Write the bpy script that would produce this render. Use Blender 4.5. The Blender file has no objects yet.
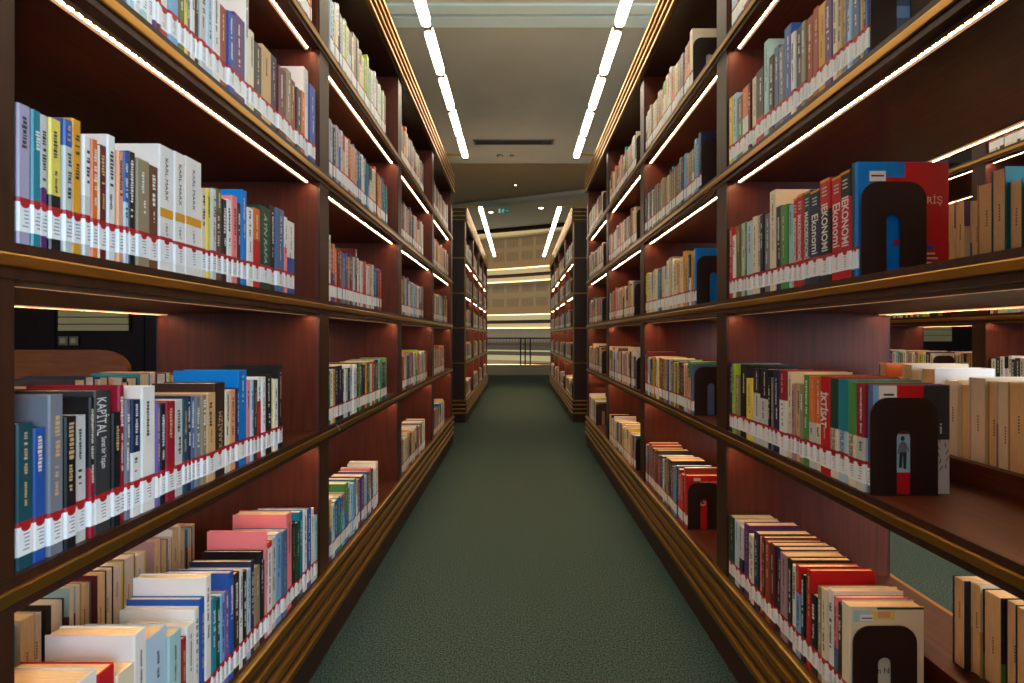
import bpy, math, random
from mathutils import Vector
# ---------------------------------------------------------------- camera, light, exposure
sc = bpy.context.scene
COL = sc.collection
EYE = 1.15
cam_d = bpy.data.cameras.new('camera')
cam = bpy.data.objects.new('camera', cam_d)
COL.objects.link(cam)
cam_d.sensor_width = 36.0
cam_d.lens = 17.0
cam_d.shift_x = -6.0 / 1024
cam_d.shift_y = -5.5 / 1024
cam_d.clip_start = 0.02
cam.location = (0, 0, EYE)
cam.rotation_euler = (math.pi / 2, 0, 0)
cam_d.dof.use_dof = True
cam_d.dof.focus_distance = 2.6
cam_d.dof.aperture_fstop = 8.0
sc.camera = cam
sc.view_settings.view_transform = 'Standard'
sc.view_settings.look = 'None'
sc.view_settings.gamma = 1.0
sc.view_settings.use_curve_mapping = False
sc.view_settings.exposure = 0.0
world = bpy.data.worlds.new('daylight')
sc.world = world
world.use_nodes = True
bg = world.node_tree.nodes['Background']
bg.inputs['Color'].default_value = (0.62, 0.80, 1.0, 1)
bg.inputs['Strength'].default_value = 0.9
LED_GLOW = 0.55        # shelf strip diffuser
LED_DOT = 120.0        # shelf strip diodes
TUBE = 20.0           # linear lights on the case tops
COVE = 1.6            # cove lines across the atrium
def area(name, loc, target, size, power, col, label):
    d = bpy.data.lights.new(name, 'AREA'); d.shape = 'SQUARE'; d.size = size; d.energy = power; d.color = col
    o = bpy.data.objects.new(name, d); COL.objects.link(o); o.location = loc
    v = Vector(target) - Vector(loc); o.rotation_euler = v.to_track_quat('-Z', 'Y').to_euler()
area('window_daylight', (2.3, -2.9, 2.0), (-0.7, 1.0, 1.1), 2.0, 230, (0.60, 0.80, 1.0), '')
area('atrium_fill', (-3.0, 22.5, 9.2), (-3.0, 24.5, 2.0), 6.0, 620, (1.0, 0.78, 0.48), '')  # unseen warm fill, added to brighten the atrium wall
# ---------------------------------------------------------------- materials
def lin(c):
    c = c / 255.0
    return c / 12.92 if c <= 0.04045 else ((c + 0.055) / 1.055) ** 2.4
def rgb(r, g, b):
    return (lin(r), lin(g), lin(b), 1)
def mat(name, col, rough=0.6, metal=0.0, emit=None, strength=0.0, coat=0.0, spec=0.5, sample=True):
    m = bpy.data.materials.new(name)
    m.use_nodes = True
    b = m.node_tree.nodes['Principled BSDF']
    b.inputs['Base Color'].default_value = col
    b.inputs['Roughness'].default_value = rough
    b.inputs['Metallic'].default_value = metal
    b.inputs['Coat Weight'].default_value = coat
    b.inputs['Specular IOR Level'].default_value = spec
    if emit:
        b.inputs['Emission Color'].default_value = emit
        b.inputs['Emission Strength'].default_value = strength
        if not sample:
            m.cycles.emission_sampling = 'NONE'
    return m
def noisy(m, c0, c1, scale, stretch=(1, 1, 1), detail=4, bump=0.0, rough=None, wave=False, bdist=0.002):
    nt = m.node_tree; N = nt.nodes; L = nt.links
    b = N['Principled BSDF']
    tc = N.new('ShaderNodeTexCoord'); mp = N.new('ShaderNodeMapping')
    mp.inputs['Scale'].default_value = stretch
    L.new(tc.outputs['Object'], mp.inputs['Vector'])
    tx = N.new('ShaderNodeTexNoise')
    tx.inputs['Scale'].default_value = scale
    tx.inputs['Detail'].default_value = detail
    L.new(mp.outputs['Vector'], tx.inputs['Vector'])
    cr = N.new('ShaderNodeValToRGB')
    cr.color_ramp.elements[0].position = 0.32; cr.color_ramp.elements[0].color = c0
    cr.color_ramp.elements[1].position = 0.68; cr.color_ramp.elements[1].color = c1
    L.new(tx.outputs['Fac'], cr.inputs['Fac'])
    L.new(cr.outputs['Color'], b.inputs['Base Color'])
    if bump:
        bp = N.new('ShaderNodeBump'); bp.inputs['Strength'].default_value = bump
        bp.inputs['Distance'].default_value = bdist
        L.new(tx.outputs['Fac'], bp.inputs['Height'])
        L.new(bp.outputs['Normal'], b.inputs['Normal'])
    return m
WOOD = noisy(mat('stained_wood', (0, 0, 0, 1), 0.5, spec=0.35), rgb(74, 29, 13), rgb(92, 38, 18), 9, (9, 9, 0.5), 6, 0.05)
WOODH = noisy(mat('stained_wood_shelf', (0, 0, 0, 1), 0.44, spec=0.4), rgb(62, 27, 12), rgb(88, 41, 21), 9, (9, 0.5, 9), 6, 0.05)
SHADEWOOD = noisy(mat('edge_wood_shade', (0, 0, 0, 1), 0.42, spec=0.4), rgb(42, 21, 11), rgb(60, 31, 17), 9, (9, 9, 0.5), 5)  # darker copy of the wood; shade on post fronts and shelf edges as colour
DARKWOOD = noisy(mat('dark_wood', (0, 0, 0, 1), 0.4), rgb(38, 19, 15), rgb(52, 27, 20), 7, (8, 8, 0.6), 5)
BRASS = mat('brass', rgb(168, 126, 56), 0.30, 0.9)
ALU = mat('led_channel', rgb(150, 110, 75), 0.5, 0.3)
GLOW = mat('led_diffuser', rgb(255, 200, 150), 0.5, emit=(1.0, 0.56, 0.30, 1), strength=LED_GLOW)
DIODE = mat('led_diode', rgb(255, 240, 215), 0.5, emit=(1.0, 0.62, 0.34, 1), strength=LED_DOT)
TUBEM = mat('lamp_diffuser', rgb(255, 240, 220), 0.5, emit=(1.0, 0.84, 0.62, 1), strength=TUBE)
BRONZE = mat('bronze', rgb(95, 62, 35), 0.4, 0.6)
COVEM = mat('cove_light', rgb(255, 230, 180), 0.5, emit=(1.0, 0.76, 0.42, 1), strength=COVE)
SPOTM = mat('downlight_lamp', rgb(255, 240, 210), 0.5, emit=(1.0, 0.85, 0.6, 1), strength=8)
METAL_DARK = mat('bookend_paint', rgb(38, 25, 20), 0.42, 0.0)
BLACK = mat('black_paint', rgb(16, 14, 14), 0.5)
CARPET = noisy(mat('carpet', (0, 0, 0, 1), 0.95, spec=0.1), rgb(15, 34, 33), rgb(76, 99, 94), 170, (1, 1, 1), 3, 0.6, bdist=0.004)
CEIL = noisy(mat('ceiling_paint', (0, 0, 0, 1), 0.85), rgb(196, 190, 172), rgb(202, 196, 178), 2)
CEILB = mat('ceiling_paint_brown', rgb(190, 164, 120), 0.85)
CEILC = mat('ceiling_warm_lit', rgb(240, 212, 156), 0.85)  # pale warm colour stands in for warm light on the perimeter ceiling
PALE_TRIM = mat('pale_trim_paint', rgb(206, 202, 178), 0.7)
TEAL_PAINT = mat('pale_teal_paint', rgb(222, 238, 232), 0.7)
GRILLE = mat('grille_paint', rgb(120, 118, 112), 0.6)
PAGES = noisy(mat('paper_edges', (0, 0, 0, 1), 0.8, spec=0.2), rgb(226, 196, 146), rgb(244, 220, 174), 60, (0.4, 14, 0.4), 3)
PAGESW = noisy(mat('white_paper_edges', (0, 0, 0, 1), 0.8, spec=0.2), rgb(232, 222, 200), rgb(248, 240, 224), 60, (0.4, 14, 0.4), 3)
LABEL = mat('label_paper', rgb(236, 240, 242), 0.35)
LRED = mat('label_red', rgb(176, 26, 34), 0.45)
LINK = mat('label_ink', rgb(120, 124, 132), 0.6)
STAMP = mat('stamp_ink', rgb(120, 92, 66), 0.7)
WALLP = mat('wall_panel_beige', rgb(150, 124, 84), 0.75)
SLOTM = mat('wall_slot_dark', rgb(118, 94, 60), 0.8)
CREAM_P = mat('fascia_cream', rgb(226, 200, 140), 0.7)
DARKRED = mat('fascia_dark_red', rgb(70, 26, 14), 0.6)
GREYP = mat('wall_panel_grey', rgb(140, 122, 98), 0.75)
FLOORW = noisy(mat('landing_floor', (0, 0, 0, 1), 0.6), rgb(34, 31, 25), rgb(58, 53, 44), 6, (0.3, 9, 1), 4)
WOODO = noisy(mat('orange_wood', (0, 0, 0, 1), 0.4), rgb(150, 82, 36), rgb(176, 100, 46), 5, (1, 1, 8), 4)
SIGNG = mat('sign_green', rgb(20, 110, 84), 0.5, emit=(0.02, 0.30, 0.18, 1), strength=0.25)
SIGNW = mat('sign_white', rgb(230, 240, 235), 0.5, emit=(0.8, 1, 0.9, 1), strength=0.25)
PALETTE = {
 'white': (228, 228, 224), 'cream': (226, 214, 184), 'tan': (202, 166, 118), 'khaki': (146, 132, 104), 'mustard': (216, 154, 34),
 'yellow': (228, 208, 92), 'orange': (214, 112, 50), 'rust': (156, 66, 40), 'red': (192, 28, 34), 'crimson': (148, 26, 46),
 'maroon': (96, 28, 38), 'pink': (232, 128, 134), 'mauve': (172, 138, 144), 'lavender': (164, 160, 186), 'violet': (112, 90, 160),
 'purple': (84, 44, 110), 'navy': (24, 40, 78), 'blue': (34, 82, 162), 'bright blue': (0, 122, 204), 'sky blue': (120, 172, 214),
 'pale blue': (178, 206, 226), 'pale teal': (164, 204, 206), 'teal': (22, 126, 144), 'dark teal': (22, 74, 84), 'green': (70, 142, 70),
 'dark green': (20, 68, 50), 'lime': (160, 196, 62), 'olive': (104, 104, 50), 'brown': (106, 70, 44), 'dark brown': (52, 38, 32),
 'slate': (116, 122, 134), 'slate blue': (78, 104, 142), 'pale grey': (196, 200, 198), 'charcoal': (52, 54, 56), 'black': (24, 25, 29),
 'peach': (226, 160, 120)}
BOOKM = {k: mat('cover_' + k.replace(' ', '_'), rgb(*v), 0.36, spec=0.45) for k, v in PALETTE.items()}
LIGHT = {'white', 'cream', 'tan', 'yellow', 'pink', 'lavender', 'sky blue', 'pale blue', 'pale teal', 'lime', 'pale grey', 'peach', 'mustard', 'mauve'}
# ---------------------------------------------------------------- mesh helpers
class MB:
    def __init__(s): s.v = []; s.f = []; s.m = []; s.mats = []
    def mi(s, m):
        if m not in s.mats: s.mats.append(m)
        return s.mats.index(m)
    def poly(s, pts, m):
        n = len(s.v); s.v += [tuple(p) for p in pts]
        s.f.append(tuple(range(n, n + len(pts)))); s.m.append(s.mi(m))
    def box(s, x0, x1, y0, y1, z0, z1, m):
        if x0 > x1: x0, x1 = x1, x0
        if y0 > y1: y0, y1 = y1, y0
        if z0 > z1: z0, z1 = z1, z0
        n = len(s.v)
        s.v += [(x0, y0, z0), (x1, y0, z0), (x1, y1, z0), (x0, y1, z0), (x0, y0, z1), (x1, y0, z1), (x1, y1, z1), (x0, y1, z1)]
        for q in ((3, 2, 1, 0), (4, 5, 6, 7), (0, 1, 5, 4), (1, 2, 6, 5), (2, 3, 7, 6), (3, 0, 4, 7)):
            s.f.append(tuple(n + i for i in q)); s.m.append(s.mi(m))
    def prism(s, pts, w0, w1, m, axis='z', caps=True, closed=True):
        """pts 2D (counter-clockwise seen from +axis) swept from w0 to w1"""
        def P(p, w):
            return (p[0], p[1], w) if axis == 'z' else ((w, p[0], p[1]) if axis == 'x' else (p[1], w, p[0]))
        k = len(pts); n = len(s.v)
        s.v += [P(p, w0) for p in pts] + [P(p, w1) for p in pts]
        i_ = s.mi(m)
        for i in range(k if closed else k - 1):
            j = (i + 1) % k
            s.f.append((n + i, n + j, n + k + j, n + k + i)); s.m.append(i_)
        if caps and closed:
            s.f.append(tuple(n + i for i in reversed(range(k)))); s.m.append(i_)
            s.f.append(tuple(n + k + i for i in range(k))); s.m.append(i_)
    def mesh(s, name):
        me = bpy.data.meshes.new(name)
        me.from_pydata(s.v, [], s.f)
        for m in s.mats: me.materials.append(m)
        me.polygons.foreach_set('material_index', s.m)
        me.update()
        return me
    def build(s, name, parent=None, loc=None, bevel=0.0):
        o = bpy.data.objects.new(name, s.mesh(name))
        COL.objects.link(o)
        if parent: o.parent = parent
        if loc: o.location = loc
        if bevel:
            b = o.modifiers.new('bevel', 'BEVEL'); b.width = bevel; b.segments = 2; b.limit_method = 'ANGLE'
        return o
def tag(o, label, cat, group=None, kind=None):
    if label: o['label'] = label
    if cat: o['category'] = cat
    if group: o['group'] = group
    if kind: o['kind'] = kind
    return o
def empty(name, loc=(0, 0, 0), rz=0.0):
    o = bpy.data.objects.new(name, None); COL.objects.link(o)
    o.location = loc; o.rotation_euler = (0, 0, rz); o.empty_display_size = 0.05
    return o
def structure(o):
    o['kind'] = 'structure'; return o
def text_mesh(name, body, size, m, parent, loc, rot, wide=1.0, shear=0.0, bold=0.0, fit=None):
    cu = bpy.data.curves.new(name, 'FONT'); cu.body = body; cu.size = size
    cu.align_x = 'CENTER'; cu.align_y = 'CENTER'; cu.shear = shear; cu.offset = bold; cu.extrude = 0.00015
    cu.resolution_u = 3
    t = bpy.data.objects.new(name, cu); COL.objects.link(t)
    bpy.context.view_layer.update()
    me = bpy.data.meshes.new_from_object(t.evaluated_get(bpy.context.evaluated_depsgraph_get()))
    bpy.data.objects.remove(t)
    me.name = name; me.materials.clear(); me.materials.append(m)
    sx = wide
    if fit:
        w = max(v.co.x for v in me.vertices) - min(v.co.x for v in me.vertices)
        sx = fit / w
    o = bpy.data.objects.new(name, me); COL.objects.link(o)
    o.scale = (sx, 1, 1); o.parent = parent; o.location = loc; o.rotation_euler = rot
    return o
# text on a spine: reading downwards / upwards; on the near cover: upright
R_DOWN = (0, math.pi / 2, math.pi); R_UP = None
from mathutils import Matrix
def rot_from(xa, ya):
    xa = Vector(xa); ya = Vector(ya); za = xa.cross(ya)
    return Matrix((xa, ya, za)).transposed().to_euler()
R_DOWN = rot_from((0, 0, -1), (0, -1, 0)); R_UP = rot_from((0, 0, 1), (0, 1, 0)); R_FACE = rot_from((1, 0, 0), (0, 0, 1))
# ---------------------------------------------------------------- room shell
ZC = 4.13
m = MB(); m.box(-9, 9, -3.2, 14.3, -0.06, 0.0, CARPET); structure(m.build('floor'))
m = MB(); m.box(-9, 9, 14.3, 19.4, -0.30, -0.005, FLOORW); structure(m.build('floor_landing'))
m = MB(); m.box(-9, 9, -3.2, 4.33, ZC, ZC + 0.1, CEIL); m.box(-9, 9, 4.64, 8.24, ZC, ZC + 0.1, CEIL)
m.box(-9, 9, 8.24, 8.34, ZC, 4.75, CEIL); structure(m.build('ceiling'))
m = MB(); m.box(-9, 9, 4.33, 4.45, ZC - 0.02, ZC + 0.1, TEAL_PAINT); m.box(-9, 9, 4.49, 4.64, ZC - 0.02, ZC + 0.1, TEAL_PAINT)
m.box(-9, 9, 4.45, 4.49, ZC + 0.05, ZC + 0.1, BLACK); structure(m.build('ceiling_beam'))
def slant(z0, z1, ya, yb, mtl, name, thick=None, n=24, x0=-9.0, x1=9.0, slope=-0.40, curve=-0.02):
    """ceiling slab whose near or far edge runs on a gentle curve across the hall"""
    m = MB()
    xs = [x0 + (x1 - x0) * i / n for i in range(n + 1)]
    fa = (lambda x: ya + slope * x + curve * x * x) if isinstance(ya, (int, float)) else ya
    fb = yb if callable(yb) else (lambda x: yb + slope * x + curve * x * x)
    for i in range(n):
        a, b = xs[i], xs[i + 1]
        lo = [(a, fa(a), z0), (b, fa(b), z0), (b, fb(b), z0), (a, fb(a), z0)]
        hi = [(p[0], p[1], z1) for p in lo]
        m.poly(list(reversed(lo)), mtl); m.poly(hi, mtl)
        m.poly([lo[0], lo[1], hi[1], hi[0]], mtl); m.poly([lo[2], lo[3], hi[3], hi[2]], mtl)
    return m.build(name)
structure(slant(4.75, 4.85, lambda x: 8.24, 12.6, CEILB, 'ceiling_raised'))
structure(slant(4.66, 4.86, 12.55, 12.85, PALE_TRIM, 'trim_1'))
structure(slant(5.05, 5.15, 12.8, 17.3, CEILC, 'ceiling_perimeter'))
structure(slant(4.86, 5.06, 12.80, 12.84, CEILC, 'trim_2'))
structure(slant(4.93, 5.16, 17.3, 17.45, DARKRED, 'trim_3'))
# side and back walls of the reading room
m = MB(); m.box(-9.1, -9, -3.2, 19.4, 0, 5.2, DARKWOOD); structure(m.build('wall_left'))
m = MB(); m.box(9, 9.1, -3.2, 19.4, 0, 5.2, DARKWOOD); structure(m.build('wall_right'))
m = MB(); m.box(-9, -3.1, 6.0, 6.12, 0, ZC, DARKWOOD)
for x in (-8.2, -7.0, -5.75, -4.65, -3.6): m.box(x, x + 0.02, 5.985, 6.0, 0, ZC, BLACK)
structure(m.build('wall_partition'))
m = MB(); m.box(3.3, 9.0, 8.6, 8.72, 0, ZC, DARKWOOD); structure(m.build('wall_far_right'))
# atrium wall across the void: curved tiers
AC = (-8.05, 12.7)
def arc(name, r0, r1, z0, z1, mtl, a0=28, a1=118, n=40, kind=True):
    m = MB()
    for i in range(n):
        p = [math.radians(a0 + (a1 - a0) * t / n) for t in (i, i + 1)]
        q = [(AC[0] + r * math.cos(t), AC[1] + r * math.sin(t)) for r in (r0, r1) for t in p]
        lo = [(x, y, z0) for x, y in q]; hi = [(x, y, z1) for x, y in q]
        m.poly([lo[0], hi[0], hi[1], lo[1]], mtl); m.poly([lo[2], lo[3], hi[3], hi[2]], mtl)
        m.poly([lo[0], lo[1], lo[3], lo[2]], mtl); m.poly([hi[0], hi[2], hi[3], hi[1]], mtl)
    o = m.build(name)
    return structure(o) if kind else o
arc('wall_atrium', 18.0, 18.3, -3.0, 9.4, WALLP)
arc('ceiling_atrium', 9.0, 18.3, 9.4, 9.5, CEILB)
arc('wall_atrium_low', 17.75, 17.99, -3.0, 1.55, GREYP)
k = 1
for zb in (7.02, 4.28, 1.56):
    # cream fascia, dark recess, second fascia; warm cove line on each
    arc('trim_%d' % (k + 3), 17.45, 17.99, zb + 0.52, zb + 0.78, CREAM_P)
    arc('trim_%d' % (k + 4), 17.60, 17.99, zb + 0.33, zb + 0.50, DARKRED)
    arc('trim_%d' % (k + 5), 17.55, 17.99, zb + 0.06, zb + 0.32, CREAM_P)
    for zz in (zb + 0.80, zb + 0.02) if zb < 7 else (zb + 0.30,):
        o = arc('cove_light', 17.50, 17.56, zz, zz + 0.07, COVEM, kind=False)
        tag(o, 'warm cove light line along the ' + {7.02: 'top', 4.28: 'middle', 1.56: 'lowest'}[zb] + ' curved fascia, ' + ('upper' if zz > zb + 0.5 or zb > 7 else 'lower') + ' of its fascia', 'cove light', 'cove lights of the atrium')
    k += 3
# slotted acoustic fields between the fascias
for (z0, z1) in ((6.45, 6.98), (5.65, 6.18), (3.75, 4.2), (2.9, 3.4)):
    m = MB()
    for i in range(150):
        if i % 10 in (8, 9): continue
        t = math.radians(42 + 46 * i / 150)
        r = 17.985
        c_, s_ = math.cos(t), math.sin(t); w = 0.016
        p = (AC[0] + r * c_, AC[1] + r * s_)
        a = (p[0] + s_ * w, p[1] - c_ * w); b = (p[0] - s_ * w, p[1] + c_ * w)
        m.poly([(a[0], a[1], z0), (b[0], b[1], z0), (b[0], b[1], z1), (a[0], a[1], z1)], SLOTM)
    structure(m.build('wall_slot_panel'))
# things of the storey across: ledges seen behind the railing
for i, (z0, z1, mm) in enumerate(((-0.28, 0.02, CREAM_P), (0.25, 0.33, CREAM_P), (-0.62, -0.5, COVEM), (0.62, 0.66, DARKRED))):
    arc('trim_%d' % (14 + i), 17.5, 17.74, z0, z1, mm)
# ---------------------------------------------------------------- railing
RAIL = mat('railing_metal', rgb(40, 30, 24), 0.45, 0.4)
rail = tag(empty('railing', (0, 18.9, 0)), 'dark metal balustrade with thin uprights at the end of the aisle', 'railing')
m = MB(); m.box(-8.5, 8.5, -0.03, 0.03, 1.04, 1.09, RAIL); m.build('handrail', rail)
m = MB(); m.box(-8.5, 8.5, -0.015, 0.015, 0.06, 0.09, RAIL); m.box(-8.5, 8.5, -0.015, 0.015, 0.86, 0.885, RAIL); m.build('rail', rail)
m = MB()
for i in range(142):
    x = -8.5 + i * 0.12; m.box(x - 0.006, x + 0.006, -0.006, 0.006, 0.885, 1.04, RAIL)
tag(m.build('baluster', rail), None, None, None, 'stuff')
for x in (-6.4, -6.0, -3.1, -2.7, 0.10, 0.28, 0.48, 3.3, 3.7, 6.6, 7.0):
    m = MB(); m.box(x - 0.025, x + 0.025, -0.025, 0.025, 0.0, 1.06, RAIL); m.build('post', rail)
# ---------------------------------------------------------------- bookcases
S = [0.30, 0.815, 1.28, 1.745, 2.215]
DEPTH = 0.58
XL, XR, PITCH, POST = 0.702, 0.738, 1.122, 0.085
def bookcase(label, side, xf, y0, nb, name='bookcase', group='long double-sided wooden bookcases', lights=(1, 2, 3, 4), led_back=True, dots_bays=()):
    """y0 = near face of the first divider; nb bays; side -1 stands left of the aisle, +1 right"""
    t = tag(empty(name, (side * (xf + DEPTH / 2), y0, 0)), label, 'bookcase')
    ox = side * (xf + DEPTH / 2)
    X = lambda a: side * (xf + a) - ox
    y1 = nb * PITCH + POST
    for i in range(nb + 1):
        m = MB(); ya = i * PITCH
        m.box(X(0.006), X(DEPTH - 0.006), ya, ya + POST, 0.26, 2.69, WOOD)
        dv = m.build('divider', t, bevel=0.002)
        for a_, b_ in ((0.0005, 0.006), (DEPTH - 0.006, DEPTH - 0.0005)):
            m = MB(); m.box(X(a_), X(b_), ya + 0.0005, ya + POST - 0.0005, 0.262, 2.688, SHADEWOOD); m.build('post_face', dv)
    for i in range(nb):
        ya, yb = i * PITCH + POST, (i + 1) * PITCH
        for j, z in enumerate(S):
            m = MB(); m.box(X(0.0), X(DEPTH), ya, yb, z - (0.05 if j else 0.03), z, WOODH)
            m.box(X(DEPTH / 2 - 0.012), X(DEPTH / 2 + 0.012), ya, yb, z, z + 0.05, WOODH)
            sh = m.build('shelf', t)
            if j in lights:
                zz = z - 0.05
                for a_, sg in ((0, 1), (DEPTH, -1)):
                    m = MB(); q = lambda d: X(a_ + sg * d)
                    m.box(q(0.0268), q(0.0296), ya + 0.004, yb - 0.004, zz - 0.008, zz, ALU)
                    m.box(q(0.0297), q(0.050), ya + 0.004, yb - 0.004, zz - 0.004, zz, ALU)
                    m.box(q(0.0385), q(0.0475), ya + 0.01, yb - 0.01, zz - 0.007, zz - 0.004, GLOW)
                    if i in dots_bays:
                        n = int((yb - ya - 0.03) / 0.0165)
                        for kk in range(n):
                            yy = ya + 0.02 + kk * 0.0165
                            m.box(q(0.034), q(0.0375), yy, yy + 0.0075, zz - 0.0065, zz - 0.004, DIODE)
                    else:
                        m.box(q(0.0342), q(0.0366), ya + 0.01, yb - 0.01, zz - 0.006, zz - 0.004, DIODE)
                    m.build('led_strip', sh)
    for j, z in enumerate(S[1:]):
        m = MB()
        m.box(X(-0.002), X(0.006), 0, y1, z - 0.0502, z + 0.0002, SHADEWOOD); m.box(X(DEPTH - 0.006), X(DEPTH + 0.002), 0, y1, z - 0.0502, z + 0.0002, SHADEWOOD)
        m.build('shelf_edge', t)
    def ring(zc, h, out, mm=BRASS, nm='brass_rail'):
        m = MB()
        m.box(X(-out), X(0.004), -out, y1 + out, zc - h / 2, zc + h / 2, mm)
        m.box(X(DEPTH - 0.004), X(DEPTH + out), -out, y1 + out, zc - h / 2, zc + h / 2, mm)
        m.box(X(0.0041), X(DEPTH - 0.0041), -out, 0.0, zc - h / 2, zc + h / 2, mm)
        m.box(X(0.0041), X(DEPTH - 0.0041), y1, y1 + out, zc - h / 2, zc + h / 2, mm)
        return m.build(nm, t, bevel=min(h, out) * 0.35)
    for z in S[1:]:
        ring(z - 0.025, 0.020, 0.008)
    for a in (0, 1):
        yy = -0.004 if a == 0 else y1 + 0.001
        m = MB(); m.box(X(0.0), X(DEPTH), yy, yy + 0.003, 0.26, 2.69, DARKWOOD)
        ep = m.build('end_panel', t)
        for aa in (0, DEPTH - 0.012):
            m = MB(); m.box(X(aa), X(aa + 0.012), yy - 0.004 if a == 0 else yy + 0.003, yy if a == 0 else yy + 0.007, 0.3, 2.69, BRASS)
            m.build('corner_trim', ep)
    # plinth with four brass steps
    m = MB(); m.box(X(-0.008), X(DEPTH + 0.008), -0.01, y1 + 0.01, 0.0, 0.28, DARKWOOD); plinth = m.build('plinth', t)
    for i, z in enumerate((0.286, 0.231, 0.176, 0.121)):
        ring(z, 0.026, 0.022).parent = plinth
    # cornice
    m = MB(); m.box(X(-0.006), X(DEPTH + 0.006), -0.008, y1 + 0.008, 2.67, 2.87, DARKWOOD); cornice = m.build('cornice', t)
    for z in (2.695, 2.748, 2.801, 2.856):
        ring(z, 0.024, 0.024).parent = cornice
    return t
Y1 = 0.59 - PITCH      # near divider of bay 0 stands behind the photographer's shoulder
bookcase('tall dark wooden bookcase with brass trim along the near left of the aisle', -1, XL, Y1, 5, dots_bays=(1,))
bookcase('tall dark wooden bookcase with brass trim along the near right of the aisle', 1, XR, Y1, 5, dots_bays=(1,))
YF = 6.45
bookcase('farther bookcase left of the aisle, beyond the cross passage', -1, XL, YF, 4)
bookcase('farther bookcase right of the aisle, beyond the cross passage', 1, XR, YF, 4)
XN = 2.74
bookcase('bookcase seen through the open shelves across the next aisle to the right', 1, XN, Y1, 5)
# ---------------------------------------------------------------- linear lights on the case tops
def linear_light(x, y_start, n, label, arm_to, ends):
    t = tag(empty('linear_light', (x, y_start, 2.93)), label, 'light', 'linear lights above the aisle')
    L_, G = 0.467, 0.507
    for i in range(n):
        ya = i * G
        m = MB(); pts = []
        r = 0.026
        for a in range(9): pts.append((r * math.cos(math.pi * (a / 8.0)), ya + L_ - r + r * math.sin(math.pi * (a / 8.0))))
        for a in range(9): pts.append((-r * math.cos(math.pi * (a / 8.0)), ya + r - r * math.sin(math.pi * (a / 8.0))))
        m.prism(pts, -0.02, 0.012, TUBEM); m.build('diffuser', t)
        m = MB(); m.box(-0.022, 0.022, ya + L_ - 0.012, ya + G + 0.012, -0.016, 0.02, BRONZE); m.build('connector', t)
    m = MB(); m.box(-0.018, 0.018, 0, n * G - 0.02, 0.013, 0.03, BRONZE); m.build('spine_profile', t)
    for e in ends:
        m = MB(); m.box(min(0, arm_to - x), max(0, arm_to - x), e - 0.008, e + 0.008, 0.012, 0.026, BRASS)
        m.box(arm_to - x - 0.03, arm_to - x + 0.03, e - 0.03, e + 0.03, -0.0595, 0.026, BRASS)
        m.build('arm', t)
n1 = 10
ys = 4.825 - n1 * 0.507
linear_light(-0.520, ys, n1, 'row of glowing linear lights over the near left bookcase front', -0.76, (0.2, n1 * 0.507 - 0.03))
linear_light(0.575, ys, n1, 'row of glowing linear lights over the near right bookcase front', 0.80, (0.2, n1 * 0.507 - 0.03))
linear_light(-0.520, 6.70, 8, 'row of glowing linear lights over the farther left bookcase', -0.76, (0.05, 4.05))
linear_light(0.575, 6.70, 8, 'row of glowing linear lights over the farther right bookcase', 0.80, (0.05, 4.05))
linear_light(-1.46, ys, n1, 'row of linear lights behind the near left bookcase, facing its far side', -1.22, (0.2, n1 * 0.507 - 0.03))
linear_light(1.50, ys, n1, 'row of linear lights behind the near right bookcase, facing its far side', 1.26, (0.2, n1 * 0.507 - 0.03))
linear_light(2.57, ys, n1, 'row of linear lights over the bookcase of the next aisle on the right', 2.80, (0.2, n1 * 0.507 - 0.03))
# ---------------------------------------------------------------- ceiling fittings
t = tag(empty('ceiling_grille', (-0.07, 7.42, ZC)), 'long slotted air grille in the grey ceiling above the aisle end', 'grille')
m = MB(); m.box(-0.61, 0.61, -0.09, 0.09, -0.012, 0.0, GRILLE); m.build('frame', t, bevel=0.003)
m = MB()
for i in range(6): m.box(-0.58, 0.58, -0.075 + i * 0.026, -0.062 + i * 0.026, -0.018, -0.0121, BLACK)
m.build('slat', t)
def disc(m_, r, z0, z1, mm, n=24):
    m_.prism([(r * math.cos(2 * math.pi * i / n), r * math.sin(2 * math.pi * i / n)) for i in range(n)], z0, z1, mm)
for (x, lab, r) in ((-0.30, 'larger white ceiling detector next to the air grille', 0.055), (-0.10, 'small round ceiling sensor right of the larger detector', 0.035)):
    t = tag(empty('smoke_detector', (x, 7.98, ZC)), lab, 'detector')
    m = MB(); disc(m, r, -0.014, 0, SIGNW if False else GRILLE); m.build('mounting_plate', t)
    m = MB(); disc(m, r * 0.72, -0.042, -0.014, CREAM_P); m.build('sensor_head', t, bevel=0.004)
for (x, y, z, lab) in ((-0.86, 15.2, 5.05, 'round ceiling downlight left of the green exit sign'), (0.70, 14.7, 5.05, 'round ceiling downlight right of the green exit sign'), (-0.06, 11.5, 4.75, 'tiny downlight in the brown raised ceiling before the curved band'), (-2.6, 15.6, 5.05, 'ceiling downlight far left of the exit sign'), (2.6, 14.0, 5.05, 'ceiling downlight far right of the exit sign')):
    t = tag(empty('downlight', (x, y, z)), lab, 'downlight')
    m = MB(); disc(m, 0.10 if z > 5 else 0.035, -0.012, 0.0, GRILLE); m.build('rim', t)
    m = MB(); disc(m, 0.075 if z > 5 else 0.025, -0.018, -0.012, SPOTM); m.build('lamp', t)
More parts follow.
